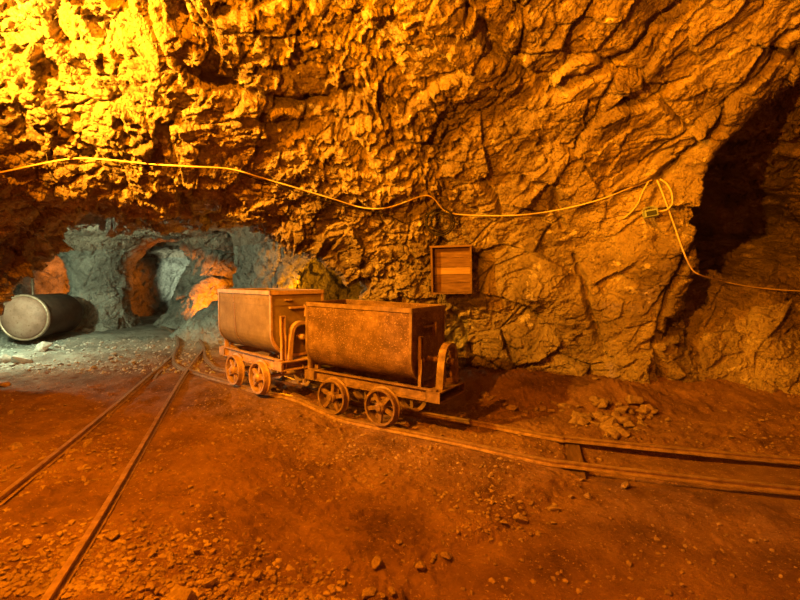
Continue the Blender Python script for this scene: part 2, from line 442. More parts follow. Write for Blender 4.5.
def lathe(bm, prof, n=32, axis='y', c=(0, 0, 0)):
    rings = []
    for r, h in prof:
        ring = []
        for k in range(n):
            a = 2*PI*k/n
            p = {'y': (r*math.cos(a), h, r*math.sin(a)), 'x': (h, r*math.cos(a), r*math.sin(a)), 'z': (r*math.cos(a), r*math.sin(a), h)}[axis]
            ring.append(bm.verts.new(Vector(p)+Vector(c)))
        rings.append(ring)
    for A, B in zip(rings, rings[1:]):
        for k in range(n): bm.faces.new((A[k], A[(k+1) % n], B[(k+1) % n], B[k]))
    bm.faces.new(rings[0]); bm.faces.new(rings[-1][::-1])
def copy_tree(o, parent=None):
    c = o.copy(); COL.objects.link(c); c.parent = parent
    for ch in list(o.children): copy_tree(ch, c)
    return c

# ------------------------------------------------------------------ cave shell
V, Q = build_rock()
V = smooth(V, Q, 2, .4)
cen = V[Q].mean(1)
# leave out the bottom under the floor and what lies far outside any plausible view
keep = cen[:, 2] > -.35
Q = Q[keep]; V, Q = compact(V, Q)
cen = V[Q].mean(1)
ang = np.abs(cen[:, 0])/np.maximum(cen[:, 1]+1.6, .05)
front = (ang < 1.35) & (cen[:, 1] > -.2)
def xz(L, dep):
    return [((u-400)/F*d_, H+(278.7-v)/F*d_*1.0) for (u, v), d_ in zip(L, dep)]
CRACKS = [(xz([(800, 2), (775, 35), (735, 75), (715, 112), (690, 150), (655, 180), (622, 196)], [3.8, 3.9, 4.1, 4.3, 4.5, 4.7, 4.8]), .035, .16),
          (xz([(655, 180), (648, 210), (652, 240)], [4.75, 4.8, 4.9]), .03, .08),
          (xz([(690, 215), (684, 255), (672, 300), (664, 345), (672, 385)], [4.8, 4.9, 5.0, 5.1, 5.3]), .035, .15),
          (xz([(585, 255), (592, 290), (604, 330), (612, 360)], [5.1, 5.2, 5.3, 5.4]), .03, .11),
          (xz([(120, 6), (180, 17), (235, 35), (275, 38), (345, 20)], [2.6, 2.7, 2.8, 2.8, 2.8]), .04, .14),
          (xz([(478, 12), (530, 48), (570, 72), (640, 52), (690, 10)], [3.3, 3.5, 3.6, 3.6, 3.5]), .03, .12),
          (xz([(530, 175), (560, 190), (575, 225)], [4.6, 4.7, 4.9]), .03, .09),
          (xz([(250, 75), (300, 62), (330, 85), (350, 110)], [3.0, 3.0, 3.1, 3.2]), .06, .12)]
def displace(V, Q, fine):
    N = normals(V, Q)
    W = V+.18*np.stack([fbm(V, 1.3, 11, 2), fbm(V, 1.3, 21, 2), fbm(V, 1.3, 31, 2)], 1)
    a = .62; c, s = math.cos(a), math.sin(a)
    R = np.stack([W[:, 0]*c+W[:, 2]*s, W[:, 1], (-W[:, 0]*s+W[:, 2]*c)*1.75], 1)   # bedding dips to the left
    soft = sm((V[:, 0]-.6)/1.4)*(1-.8*sm((V[:, 0]-3.2)/.4))
    tun = sm((V[:, 1]-6)/1)
    h1, e1 = facet(R*1.25+5, 101, .7)
    h2, e2 = facet(R*3.1, 201, .55)
    d = .15*h1+.075*h2*(1-.35*soft)
    rough = (1-.60*soft)*(1-.35*tun)*(.75+.5*sm(fbm(V, 1.1, 45, 2)*2+.5))
    h3, e3 = facet(W*7.5, 301, .8)
    d = d+.050*h3*rough*(1+.9*tun)
    # open joints
    d = d-.07*np.exp(-(e1/.030)**2)*(fbm(V, .9, 41, 2) > -.02)-.030*np.exp(-(e2/.045)**2)*rough
    if fine:
        h4, e4 = facet(W*17, 401, .9)
        d = d+.024*h4*rough-.010*np.exp(-(e4/.08)**2)*rough
        h5, e5 = facet(V*36, 451, 1.0)
        d = d+.009*h5*(rough-.3)
        pits = fbm(V, 6.5, 46, 3)
        d = d-.07*sm((pits-.22)/.14)*sm((rough-.75)/.3)
    # long open cracks and ledges in the roof
    wobx = .05*fbm(V, 5, 47, 2); wobz = .05*fbm(V, 5, 48, 2)
    for line, wd, dp in CRACKS:
        cd = seg_dist(V[:, 0]+wobx, V[:, 2]+wobz, line)
        d = d-dp*np.exp(-(cd/wd)**2)*(V[:, 1] < 5.7)
    d = d*(1-.42*tun)
    d = d+.035*fbm(V, 3.0, 71, 3)
    return V+N*d[:, None]
Vf, Qf = compact(V, Q[front]); Vb, Qb = compact(V, Q[~front])
Vf, Qf = subdiv(Vf, Qf); Vf = smooth(Vf, Qf, 1, .5)
cf = Vf[Qf].mean(1)
close = (cf[:, 1] < 6.4) & (np.abs(cf[:, 0]) < .95*cf[:, 1]+.35) & (cf[:, 0] > -4.9)
FINE = True
# pieces: (mask on faces) -> structure names
def piece_ids(c):
    p = np.zeros(len(c), int)                               # 0 wall_back
    p[(c[:, 2] > 2.0) & (c[:, 1] > 5.3) & (c[:, 0] < -.3)] = 1  # ceiling of the tunnel
    p[(c[:, 2] > 3.55)] = 1
    p[(c[:, 0] < -3.9) & (c[:, 1] < 6.0) & (c[:, 2] <= 2.0)] = 2
    p[(c[:, 0] > 3.14+.15*np.maximum(0, c[:, 2]-2.2)) & (p == 0)] = 3
    p[(c[:, 1] > 5.95) & (c[:, 0] < .9) & (p == 0)] = 4
    return p
NAMES = ['wall_back', 'ceiling', 'wall_left', 'wall_right', 'wall_tunnel']
close = close & (cf[:, 2] < 1.8+.68*cf[:, 1])
id_f = piece_ids(cf)
coarse = (~close) | (cf[:, 1] > 6.15)
Vc, Qc = compact(Vf, Qf[coarse]); Vc = displace(Vc, Qc, False)
V3, Q3 = compact(Vf, Qf[close]); V3, Q3 = subdiv(V3, Q3)
V3 = displace(V3, Q3, True)
Vb2 = displace(Vb, Qb, False)
parts_ = [(V3, Q3, np.tile(id_f[close], 4)), (Vc, Qc, id_f[coarse]), (Vb2, Qb, piece_ids(Vb[Qb].mean(1)))]
for k, nm in enumerate(NAMES):
    a, qa = None, None
    for v_, q_, i_ in parts_:
        if not (i_ == k).any(): continue
        b_, qb = compact(v_, q_[i_ == k])
        if a is None: a, qa = b_, qb
        else: qa = np.concatenate([qa, qb+len(a)]); a = np.concatenate([a, b_])
    o = link_mesh(nm, np_mesh(nm, a, qa), GREY if k == 4 else ROCK)
    o['kind'] = 'structure'
bvh_real = BVHTree.FromPolygons(V3.tolist(), Q3.tolist())
def hit(u, v, off=.0, r=0):
    """a point on the rock; with r, proud of everything within r pixels"""
    best = None
    for du, dv in ([(0, 0)] if not r else [(a*r/2, b*r/2) for a in (-2, -1, 0, 1, 2) for b in (-2, -1, 0, 1, 2)]):
        h = bvh_real.ray_cast(CAM, ray(u+du, v+dv).normalized())
        if h[0] is not None and (best is None or h[0].y < best): best = h[0].y
    return at_y(u, v, (best or 5)-off)

# ------------------------------------------------------------------ floor
def steps(segs):
    out = [segs[0][0]]
    for a, b, s in segs:
        n = max(1, int(round((b-a)/s))); out += [a+(b-a)*(k+1)/n for k in range(n)]
    return np.array(out)
xs = steps([(-11.2, -5.2, .07), (-5.2, -2.2, .03), (-2.2, 2.6, .016), (2.6, 5, .03), (5, 7.2, .08)])
ys = steps([(-1.8, 1.2, .12), (1.2, 4.2, .015), (4.2, 7, .028), (7, 14, .06)])
gx, gy = np.meshgrid(xs, ys, indexing='ij')
g = ground(gx, gy)
P = np.stack([gx.ravel(), gy.ravel(), 0*gx.ravel()], 1)
smoothpatch = (sm((gx-np.interp(gy, XB_Y, XB_X))/.15)*(1-sm((gy-3.4)/.5))).ravel()
h1, e1 = facet(P*9, 501, 1.0); h2, e2 = facet(P*22, 601, 1.0); h3, e3 = facet(P*48, 701, 1.)
lum = sm(fbm(P, 1.4, 81, 2)*1.6+.55)
dd = (.026*h1*lum+.017*h2+.007*h3)*(1-.7*smoothpatch)+.022*fbm(P, 4, 91, 3)
g = g+dd.reshape(g.shape)*(1-.75*rail_mask(gx, gy))
nx, ny = g.shape
I = np.arange(nx*ny).reshape(nx, ny)
Qg = np.stack([I[:-1, :-1].ravel(), I[1:, :-1].ravel(), I[1:, 1:].ravel(), I[:-1, 1:].ravel()], 1)
fl = link_mesh('floor', np_mesh('floor', np.stack([gx.ravel(), gy.ravel(), g.ravel()], 1), Qg), SOIL)
fl['kind'] = 'structure'
from bisect import bisect
def floor_z(x, y):
    i = min(max(bisect(xs, x)-1, 0), nx-2); j = min(max(bisect(ys, y)-1, 0), ny-2)
    return float(g[i:i+2, j:j+2].mean())

# ------------------------------------------------------------------ rails
RAILP = [(-.028, -.043), (.028, -.043), (.028, -.037), (.006, -.031), (.006, -.015), (.015, -.011), (.015, 0), (-.015, 0), (-.015, -.011), (-.006, -.015), (-.006, -.031), (-.028, -.037)]
def rail(pts, label, group=None, lift=0.0):
    P = catmull(pts, 8)
    P = [Vector((p.x, p.y, float(railtop(np.array(p.x), np.array(p.y)))+lift+.004)) for p in P]
    bm = bmesh.new(); tube(bm, P, 0, flat=RAILP)
    return tagp(from_bm('rail', bm, RAILM), label, 'rail', group)
rail(near_w, 'rusty rail nearest the viewer under the ore carts, bending into the tunnel')
rail(far_w, 'rusty rail on the wall side of the ore carts, half hidden behind them')
rail(LEFT_A, 'left rail of the empty track running in from the lower left corner')
rail(LEFT_B, 'right rail of the empty track, crossing the cart rail at the switch')
# short guard piece beside the crossing
rail([rt(154, 378), rt(158, 371.5), rt(164, 367.5)], 'short loose curved piece of rail lying beside the left rail', lift=-.02)
# made-up beam standing in for the earth edge between the cart rails
def ledge(c, ang, L, label, dz=0):
    bm = bmesh.new(); box(bm, -.06, .06, -L/2, L/2, -.10, .0)
    bmesh.ops.subdivide_edges(bm, edges=bm.edges, cuts=2, use_grid_fill=True)
    for v in bm.verts: v.co += Vector((random.uniform(-.006, .006), random.uniform(-.006, .006), random.uniform(-.005, .005)))
    o = from_bm('ledge', bm, WOODD, bev=.006)
    o.location = c; o.rotation_euler = (0, 0, ang)
    return tagp(o, label, 'ledge')
sc = (rt(577, 463)+rt(577, 437))/2
dd_ = (rt(690, 476)-rt(577, 463))
ledge((sc.x-.02, sc.y, -.062), math.atan2(dd_.y, dd_.x), .74, 'dark earth edge of the hollow under the right hand rails')

# ------------------------------------------------------------------ ore carts
TL, TW, TH = 1.26, .636, 1.115
def tub_prof(w, zb, zt, n=9, off=0):
    """U section from one rim round the bottom to the other rim (y, z)"""
    hw = w/2; r = .25
    pts = [(-hw, zt), (-hw, zt-.12), (-hw+.0, zb+r+.12)]
    for k in range(n+1):
        a = PI+PI/2*k/n
        pts.append((-hw+r+.02+(r+.02)*math.cos(a), zb+r+r*math.sin(a)))
    return pts+[(-y, z) for y, z in reversed(pts)]
def make_cart(pm, im, hm, label, eL, eR):
    root = empty('ore_cart', (0, 0, 0)); tagp(root, label, 'mine cart')
    # tub: hollow, open at the top
    bm = bmesh.new(); zb = .43
    outer = tub_prof(TW, zb, TH); inner = tub_prof(TW-.016, zb+.008, TH)
    n = len(outer); xs_ = [-TL/2, -.21, .21, TL/2]
    O = [[bm.verts.new((x, y, z)) for y, z in outer] for x in xs_]
    Ix = [-TL/2+.008, -.21, .21, TL/2-.008]
    In = [[bm.verts.new((x, y, z)) for y, z in inner] for x in Ix]
    for A, B in zip(O, O[1:]):
        for k in range(n-1): bm.faces.new((A[k], A[k+1], B[k+1], B[k]))
    for A, B in zip(In, In[1:]):
        for k in range(n-1): bm.faces.new((B[k], B[k+1], A[k+1], A[k]))
    bm.faces.new(O[0][::-1]); bm.faces.new(O[-1]); bm.faces.new(In[0]); bm.faces.new(In[-1][::-1])
    for k in (0, n-1):
        for A, B, C_, D in zip(O, O[1:], In, In[1:]): bm.faces.new((A[k], B[k], D[k], C_[k]))
    for A, B in ((O[0], In[0]), (O[-1], In[-1])): bm.faces.new((A[0], B[0], B[-1], A[-1]))
    tubo = from_bm('tub', bm, pm, root)
    # rim of angle iron round the mouth
    bm = bmesh.new(); t = .014; x, y = TL/2+t, TW/2+t
    box(bm, -x, x, -y, -y+t+.004, TH-.035, TH+.006); box(bm, -x, x, y-t-.004, y, TH-.035, TH+.006)
    box(bm, -x, -x+t+.004, -y, y, TH-.035, TH+.006); box(bm, x-t-.004, x, -y, y, TH-.035, TH+.006)
    from_bm('rim', bm, im, root, bev=.003)
    bm = bmesh.new()
    for s in (-1, 1):
        box(bm, -TL/2-.002, TL/2+.002, s*(TW/2+.002)-.002, s*(TW/2+.002)+.002, TH-.15, TH-.132)
        box(bm, s*(TL/2+.002)-.002, s*(TL/2+.002)+.002, -TW/2, TW/2, TH-.15, TH-.132)
    for s in (-1, 1):
        for k in range(13):
            lathe(bm, [(.007, 0), (.006, s*.005), (.003, s*.007)], 8, 'y', (-.58+k*.0967, s*(TW/2), TH-.085))
    from_bm('rivet_band', bm, pm, root)
    # end plate edge flanges following the U section
    for s in (-1, 1):
        bm = bmesh.new(); pr = tub_prof(TW+.012, zb-.006, TH-.03)
        A = [bm.verts.new((s*(TL/2-.02), y, z)) for y, z in pr]; B = [bm.verts.new((s*(TL/2+.008), y, z)) for y, z in pr]
        pi_ = tub_prof(TW-.03, zb+.02, TH-.03)
        C_ = [bm.verts.new((s*(TL/2+.008), y, z)) for y, z in pi_]; D = [bm.verts.new((s*(TL/2-.0), y, z)) for y, z in pi_]
        for k in range(len(pr)-1):
            bm.faces.new((A[k], A[k+1], B[k+1], B[k])); bm.faces.new((B[k], B[k+1], C_[k+1], C_[k])); bm.faces.new((C_[k], C_[k+1], D[k+1], D[k]))
        from_bm('end_flange', bm, im, root)
    # frame: two channel side beams, end beams
    for s in (-1, 1):
        bm = bmesh.new(); y0 = s*.225
        box(bm, -eL+.04, eR-.04, y0-.008, y0+.008, .30, .41); box(bm, -eL+.04, eR-.04, min(y0, y0+s*.04), max(y0, y0+s*.04), .40, .412); box(bm, -eL+.04, eR-.04, min(y0, y0+s*.04), max(y0, y0+s*.04), .298, .31)
        from_bm('side_beam', bm, im, root, bev=.002)
    for s in (-1, 1):
        bm = bmesh.new(); e_ = eR if s > 0 else eL; X = lambda a: s*a
        a, c = sorted((X(e_-.14), X(e_)))
        box(bm, a, c, -.27, .27, .385, .397); box(bm, a, c, -.27, .27, .30, .312)
        a, c = sorted((X(e_-.14), X(e_-.128))); box(bm, a, c, -.27, .27, .31, .39)
        for q in (-.27, .258):
            a, c = sorted((X(e_-.14), X(e_))); box(bm, a, c, q, q+.012, .31, .386)
        from_bm('buffer_beam', bm, im, root, bev=.002)
    # stands: arched plates carrying the tub pivots
    for s in (-1, 1):
        bm = bmesh.new(); e_ = eR if s > 0 else eL; xo = s*(e_-.06)
        arc = [(-.17, .40), (-.15, .60)]+[(-.13*math.cos(PI*k/10), .68+.12*math.sin(PI*k/10)) for k in range(11)]+[(.15, .60), (.17, .40)]
        arci = [(-.125, .40), (-.11, .60)]+[(-.095*math.cos(PI*k/10), .68+.085*math.sin(PI*k/10)) for k in range(11)]+[(.11, .60), (.125, .40)]
        fr = []
        for xx in (xo-.035, xo+.035):
            fr.append(([bm.verts.new((xx, y, z)) for y, z in arc], [bm.verts.new((xx, y, z)) for y, z in arci]))
        (a0, i0), (a1, i1) = fr
        for k in range(len(arc)-1):
            bm.faces.new((a0[k], a0[k+1], a1[k+1], a1[k])); bm.faces.new((i0[k], i1[k], i1[k+1], i0[k+1]))
            bm.faces.new((a0[k], i0[k], i0[k+1], a0[k+1])); bm.faces.new((a1[k], a1[k+1], i1[k+1], i1[k]))
        for k in (0, -1): bm.faces.new((a0[k], a1[k], i1[k], i0[k]))
        from_bm('stand', bm, hm, root, bev=.003)
        bm = bmesh.new(); lathe(bm, [(.03, s*.62), (.03, s*(e_-.01)), (.018, s*e_)], 14, 'x', (0, 0, .63)); from_bm('pivot_pin', bm, im, root)
        # upright of two flat bars with a gap, slightly bent
        bm = bmesh.new()
        for q in (-.235, -.19):
            for z0, z1, dx in ((.27, .52, .012), (.52, .66, .02), (.66, .86, .0)):
                a, c = sorted((s*(.655+dx*.5), s*(.685+dx*.5))); box(bm, a, c, q, q+.010, z0, z1)
        a, c = sorted((s*.655, s*.685)); box(bm, a, c, -.235, -.18, .85, .862)
        a, c = sorted((s*.655, s*.662)); box(bm, a, c, -.226, -.19, .27, .85)
        from_bm('upright', bm, im, root)
    # latch on the end plate
    bm = bmesh.new(); box(bm, TL/2, TL/2+.03, -.11, .10, .93, .95); box(bm, TL/2, TL/2+.02, -.16, -.08, 1.015, 1.027)
    lathe(bm, [(.022, TL/2), (.022, TL/2+.05)], 12, 'x', (.12, .12, .0)) if False else None
    box(bm, TL/2, TL/2+.045, .07, .10, .84, .97)
    from_bm('latch', bm, im, root, bev=.003)
    # wheels
    def wheel_mesh():
        bm = bmesh.new(); R = .175; n = 36
        prof = [(R-.022, -.030), (R-.004, -.034), (R, -.028), (R, .020), (R+.018, .026), (R+.018, .036), (R-.022, .038), (R-.022, -.030)]
        rings = [[bm.verts.new((r*math.cos(2*PI*k/n), h, r*math.sin(2*PI*k/n))) for k in range(n)] for r, h in prof[:-1]]
        rings.append(rings[0])
        for A, B in zip(rings, rings[1:]):
            for k in range(n): bm.faces.new((A[k], A[(k+1) % n], B[(k+1) % n], B[k]))
        return bm
    wh0 = None
    for sx in (-1, 1):
        bm = bmesh.new(); lathe(bm, [(.022, -.30), (.022, .30)], 12, 'y', (sx*.2975, 0, .175))
        for q in (-.215, .215): box(bm, sx*.2975-.045, sx*.2975+.045, q-.03, q+.03, .20, .305)
        from_bm('axle', bm, im, root)
        for sy in (-1, 1):
            if wh0 is None:
                w = from_bm('wheel', wheel_mesh(), hm, root, smoothed=False, bev=0)
                bm = bmesh.new()
                for k in range(5):
                    M = Matrix.Rotation(2*PI*k/5+.3, 4, 'Y'); box(bm, .03, .158, -.012, .016, -.018, .018, M)
                from_bm('spokes', bm, hm, w, bev=.003)
                bm = bmesh.new(); lathe(bm, [(.055, .03), (.055, -.025), (.045, -.04), (.032, -.042), (.03, -.056), (.018, -.058)], 20, 'y'); from_bm('hub', bm, im, w)
                pass
                wh0 = w
            else: w = copy_tree(wh0, root)
            w.location = (sx*.2975, sy*G/2, .175); w.rotation_euler = (0, random.uniform(0, 6) if sy < 0 else 0, 0 if sy < 0 else PI)
    return root
c1 = make_cart(RUST, IRON, IRON, 'front ore cart, darker speckled rusty steel tub, on the rails before the rock wall', .70, .90)
c1.location = (-.278, 4.568, .012); c1.rotation_euler = (0, .02, -.565)
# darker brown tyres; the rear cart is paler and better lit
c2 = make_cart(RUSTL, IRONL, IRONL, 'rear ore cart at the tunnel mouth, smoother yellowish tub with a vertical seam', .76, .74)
c2.location = (-1.53, 5.23, .138); c2.rotation_euler = (0, 0, -.79)
bm = bmesh.new()
pr = [(y, z) for y, z in tub_prof(TW+.006, .427, TH-.03) if y < -.12]
A = [bm.verts.new((-.235+.05*math.sin(z*3), y, z)) for y, z in pr]; B = [bm.verts.new((-.215+.05*math.sin(z*3), y, z)) for y, z in pr]
for k in range(len(pr)-1): bm.faces.new((A[k], A[k+1], B[k+1], B[k]))
bmesh.ops.solidify(bm, geom=list(bm.faces), thickness=.006)
sv = from_bm('seam', bm, IRONL, c2)
# coupling between the carts
bm = bmesh.new()
pA = Vector((-.278, 4.568, .34))+Vector((-math.cos(.565), math.sin(.565), 0))*.69
pB = Vector((-1.53, 5.23, .46))+Vector((math.cos(.79), -math.sin(.79), 0))*.73
def link_ring(bm, a, b, up, w=.022, r=.007):
    a, b = Vector(a), Vector(b); d = (b-a).normalized(); s = d.cross(Vector(up)).normalized(); P = []
    for k in range(17):
        t = 2*PI*k/16; e = (b-a).length/2
        P.append((a+b)/2+d*(e*max(-1, min(1, 1.25*math.cos(t))))+s*w*math.sin(t))
    tube(bm, P, r, 6)
for k in range(5):
    a = pA.lerp(pB, k/5-.04); b = pA.lerp(pB, (k+1)/5+.04)
    sag = lambda t: Vector((0, 0, -.05*math.sin(PI*min(max(t, 0), 1))))
    link_ring(bm, a+sag(k/5), b+sag((k+1)/5), (0, 0, 1) if k % 2 else (1, .5, 0))
tagp(from_bm('coupling_chain', bm, IRON), 'short rusty coupling chain hanging between the two ore carts', 'chain')

# ------------------------------------------------------------------ tank lying in the tunnel
tk = empty('tank', (-6.7, 8, 0)); tagp(tk, 'big steel tank lying on its side on rubble in the tunnel, pale domed end', 'tank')
tr = .40
tf = at_y(25, 317.5, 8.0); tz = tf.z
tk.location = (tf.x, tf.y, tz); tk.rotation_euler = (0, 0, math.radians(98))
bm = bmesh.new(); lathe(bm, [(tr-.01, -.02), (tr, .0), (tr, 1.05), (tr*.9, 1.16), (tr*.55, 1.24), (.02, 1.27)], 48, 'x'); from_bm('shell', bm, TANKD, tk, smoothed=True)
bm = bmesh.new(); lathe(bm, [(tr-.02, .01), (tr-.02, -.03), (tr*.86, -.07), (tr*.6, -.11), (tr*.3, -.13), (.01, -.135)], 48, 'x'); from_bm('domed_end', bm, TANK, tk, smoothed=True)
bm = bmesh.new(); lathe(bm, [(tr-.02, .02), (tr+.012, .02), (tr+.016, -.01), (tr+.012, -.045), (tr-.018, -.05), (tr-.022, -.02)], 48, 'x'); from_bm('end_ring', bm, RAILM, tk, smoothed=True)

# ------------------------------------------------------------------ pole in the side passage
p = at_y(33, 298, 9.6); gb = gz(p.x, p.y)
bm = bmesh.new(); lathe(bm, [(.028, gb-.05), (.026, 1.0), (.024, at_y(33, 271, 9.6).z)], 10, 'z', (p.x, p.y, 0)); lathe(bm, [(.036, 1.24), (.036, 1.30)], 10, 'z', (p.x, p.y, 0))
tagp(from_bm('metal_pole', bm, RAILM, smoothed=True), 'thin upright metal pole standing behind the tank in the side passage', 'pole')

# ------------------------------------------------------------------ wooden box on the wall
pc = hit(451, 270, .0, 22)
W_, H_ = 38/450*pc.y, 44/450*pc.y; D_ = .16
bx = empty('wall_box', (pc.x, pc.y-.05, pc.z)); tagp(bx, 'open wooden box fixed to the rock wall beside the front ore cart', 'box')
bx.rotation_euler = (0, math.radians(-1.2), math.radians(-9))
tz_ = .022
for s in (-1, 1):
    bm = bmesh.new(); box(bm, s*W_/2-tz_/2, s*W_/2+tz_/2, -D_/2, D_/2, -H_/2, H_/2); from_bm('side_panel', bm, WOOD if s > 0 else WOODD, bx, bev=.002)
bm = bmesh.new(); box(bm, -W_/2-.02, W_/2+.02, -D_/2-.01, D_/2, H_/2, H_/2+.022); from_bm('top_panel', bm, WOOD, bx, bev=.002)
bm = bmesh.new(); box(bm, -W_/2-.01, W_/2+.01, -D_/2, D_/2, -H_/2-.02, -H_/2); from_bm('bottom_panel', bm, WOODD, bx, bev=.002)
zz = [-H_/2, -H_/2+.21*H_, -.5*H_+.40*H_, -.5*H_+.56*H_, -.5*H_+.78*H_, H_/2]
for k in range(5):
    bm = bmesh.new(); box(bm, -W_/2+.01, W_/2-.01, D_/2-.03, D_/2-.012, zz[k]+.002, zz[k+1]-.002)
    o = from_bm('back_board', bm, WOODP if k == 2 else WOOD, bx, bev=.002)
    if k == 2: o['label'] = 'paler back board'
# wire hanging under the box
q0 = Vector((bx.location.x-.12, bx.location.y+.02, bx.location.z-H_/2-.03))
bm = bmesh.new(); tube(bm, catmull([q0, q0+Vector((.01, -.01, -.05)), q0+Vector((-.002, 0, -.10)), q0+Vector((.015, .0, -.17))], 4), .005, 6)
tagp(from_bm('hanging_wire', bm, DARKW, smoothed=True), 'short dark wire dangling below the wooden wall box', 'wire')

# ------------------------------------------------------------------ cables
def wall_path(px, off, step=7):
    """samples along a pixel polyline dropped on the rock, kept just proud of it"""
    C = catmull([Vector((u, v, 0)) for u, v in px], 12); L = [C[0]]
    for c in C[1:]:
        if (c-L[-1]).length >= step: L.append(c)
    L.append(C[-1])
    D = []
    for c in L:
        d = ray(c.x, c.y); h = bvh_real.ray_cast(CAM, d.normalized())
        D.append((h[3] if h[0] is not None else (D[-1] if D else 5)))
    n = len(D); out = []
    for i, c in enumerate(L):
        w = D[max(0, i-2):i+3]; out.append(min(w))
    out2 = [sum(out[max(0, i-1):i+2])/len(out[max(0, i-1):i+2]) for i in range(n)]
    return [CAM+ray(c.x, c.y).normalized()*(min(q, dd0)-off) for c, q, dd0 in zip(L, out2, D)]
def cable(px, r, label, m=CABLE, off=.015, name='cable'):
    bm = bmesh.new(); tube(bm, catmull(wall_path(px, off+r), 3), r, 8)
    return tagp(from_bm(name, bm, m, smoothed=True), label, 'cable')
cable([(-30, 178), (0, 172.5), (40, 164), (75, 158.5), (110, 160), (150, 164), (190, 166.5), (230, 169), (262, 178), (290, 186), (330, 198), (362, 207.5), (385, 208), (405, 202), (422, 196), (432, 197), (440, 206), (450, 213), (480, 215.5), (520, 215), (560, 209.5), (600, 199.5), (630, 188), (652, 180)], .007,
      'long pale cable strung across the rock from the left edge to the lamp')
cable([(657, 180), (662, 192), (668, 208), (674, 225), (681, 245), (688, 262), (696, 273), (715, 279), (740, 285), (770, 289), (800, 291), (840, 293)], .0078,
      'pale cable dropping from the lamp hook and out to the right edge')
cable([(660, 179), (668, 185), (672, 195), (672, 204), (668, 209), (661, 211), (656, 211.5)], .008, 'looped pale lead feeding the small lamp', off=.03)
cable([(649, 181), (643, 191), (638, 203), (631, 212), (624, 218)], .007, 'short pale cable end hanging left of the small lamp')
cable([(228, 167), (255, 179), (290, 190), (330, 202), (365, 209), (388, 215), (405, 223), (418, 219), (428, 213)], .0045, 'thin dark wire below the long cable, ending at the wire coil', DARKW, name='wire')
cable([(-10, 210), (12, 221), (30, 231), (46, 240)], .006, 'thin reddish wire on the dark rock left of the tunnel', IRON, name='wire')
# coil of wire
cc = hit(440, 222, .04, 15)
bm = bmesh.new()
for k, (r, tx, tz2, dy) in enumerate(((.165, .0, .0, 0), (.158, .008, -.004, -.02), (.150, -.008, .006, -.035), (.115, .01, .0, -.015))):
    P = [cc+Vector((tx+r*math.cos(2*PI*i/32)*(1+.03*math.sin(3*i)), dy+.012*math.sin(i*.9+k), tz2+r*math.sin(2*PI*i/32)*.95)) for i in range(33)]
    tube(bm, P, .0075, 6)
tube(bm, catmull([cc+Vector((-.10, -.03, .05)), cc+Vector((-.03, -.04, .0)), cc+Vector((.03, -.04, .07)), cc+Vector((.06, -.03, .12))], 5), .004, 6)
tube(bm, catmull([cc+Vector((-.02, -.03, -.08)), cc+Vector((.0, -.04, .02)), cc+Vector((.01, -.03, .10)), cc+Vector((.0, .03, .19))], 5), .004, 6)
tagp(from_bm('wire_coil', bm, DARKW, smoothed=True), 'round coil of dark wire hung on the rock above the wooden box', 'wire coil')

# ------------------------------------------------------------------ small work lamp
pl = hit(650.5, 214, .04, 7)
ln = empty('work_lamp', pl); ln.rotation_euler = (math.radians(-8), math.radians(-10), math.radians(-15)); tagp(ln, 'small grey-blue lamp hanging from the pale cable on the rock wall', 'lamp')
bm = bmesh.new(); box(bm, -.062, .062, -.04, .04, -.034, .034); from_bm('housing', bm, LAMPM, ln, bev=.008)
bm = bmesh.new()
for k in range(5): box(bm, -.05+k*.022, -.042+k*.022, -.036, .036, .034, .046)
from_bm('cooling_fins', bm, LAMPM, ln)
bm = bmesh.new(); box(bm, -.048, .048, -.046, -.038, -.026, .022); from_bm('glass', bm, LGLASS, ln)
bm = bmesh.new(); tube(bm, [(-.07, 0, -.005), (-.072, 0, .05), (-.04, .0, .075), (.04, .0, .075), (.072, 0, .05), (.07, 0, -.005)], .005, 6); from_bm('bracket', bm, LAMPM, ln)

# ------------------------------------------------------------------ stones
def stone_bm(seed, flat=.6, sub=1):
    rnd = random.Random(seed); bm = bmesh.new()
    for _ in range(16):
        v = Vector((rnd.gauss(0, 1), rnd.gauss(0, 1), rnd.gauss(0, 1))).normalized()*rnd.uniform(.8, 1)
        bm.verts.new((v.x*.5, v.y*.5*rnd.uniform(.75, 1), v.z*.5*flat))
    r = bmesh.ops.convex_hull(bm, input=bm.verts)
    bmesh.ops.delete(bm, geom=[g_ for g_ in r['geom_interior'] if isinstance(g_, bmesh.types.BMVert)], context='VERTS')
    bmesh.ops.dissolve_limit(bm, angle_limit=.25, verts=bm.verts, edges=bm.edges)
    bmesh.ops.bevel(bm, geom=list(bm.edges), offset=.035, segments=1, affect='EDGES', clamp_overlap=True)
    bmesh.ops.recalc_face_normals(bm, faces=bm.faces)
    return bm
SM = []
for k in range(10):
    for gm in (STONE, GSTONE):
        bm = stone_bm(k, .55+.04*(k % 6)); me = bpy.data.meshes.new('stone'); bm.to_mesh(me); bm.free(); me.materials.append(gm); SM.append(me)
def stone(x, y, size, label, group=None, grey=False, z=None, name='stone', k=None):
    me = SM[(random.randrange(10) if k is None else k)*2+(1 if grey else 0)]
    o = bpy.data.objects.new(name, me); COL.objects.link(o)
    sx, sy, sz = size*random.uniform(.85, 1.15), size*random.uniform(.8, 1.1), size*random.uniform(.75, 1.1)
    o.scale = (sx, sy, sz); o.rotation_euler = (random.uniform(-.3, .3), random.uniform(-.3, .3), random.uniform(0, 6.28))
    o.location = (x, y, (floor_z(x, y) if z is None else z)+sz*.16)
    return tagp(o, label, 'stone', group)
def px_stone(u, v, w, label, **kw):
    p = on_ground(u, v+w*.25); stone(p.x, p.y, w/450*p.y*1.05, label, **kw)
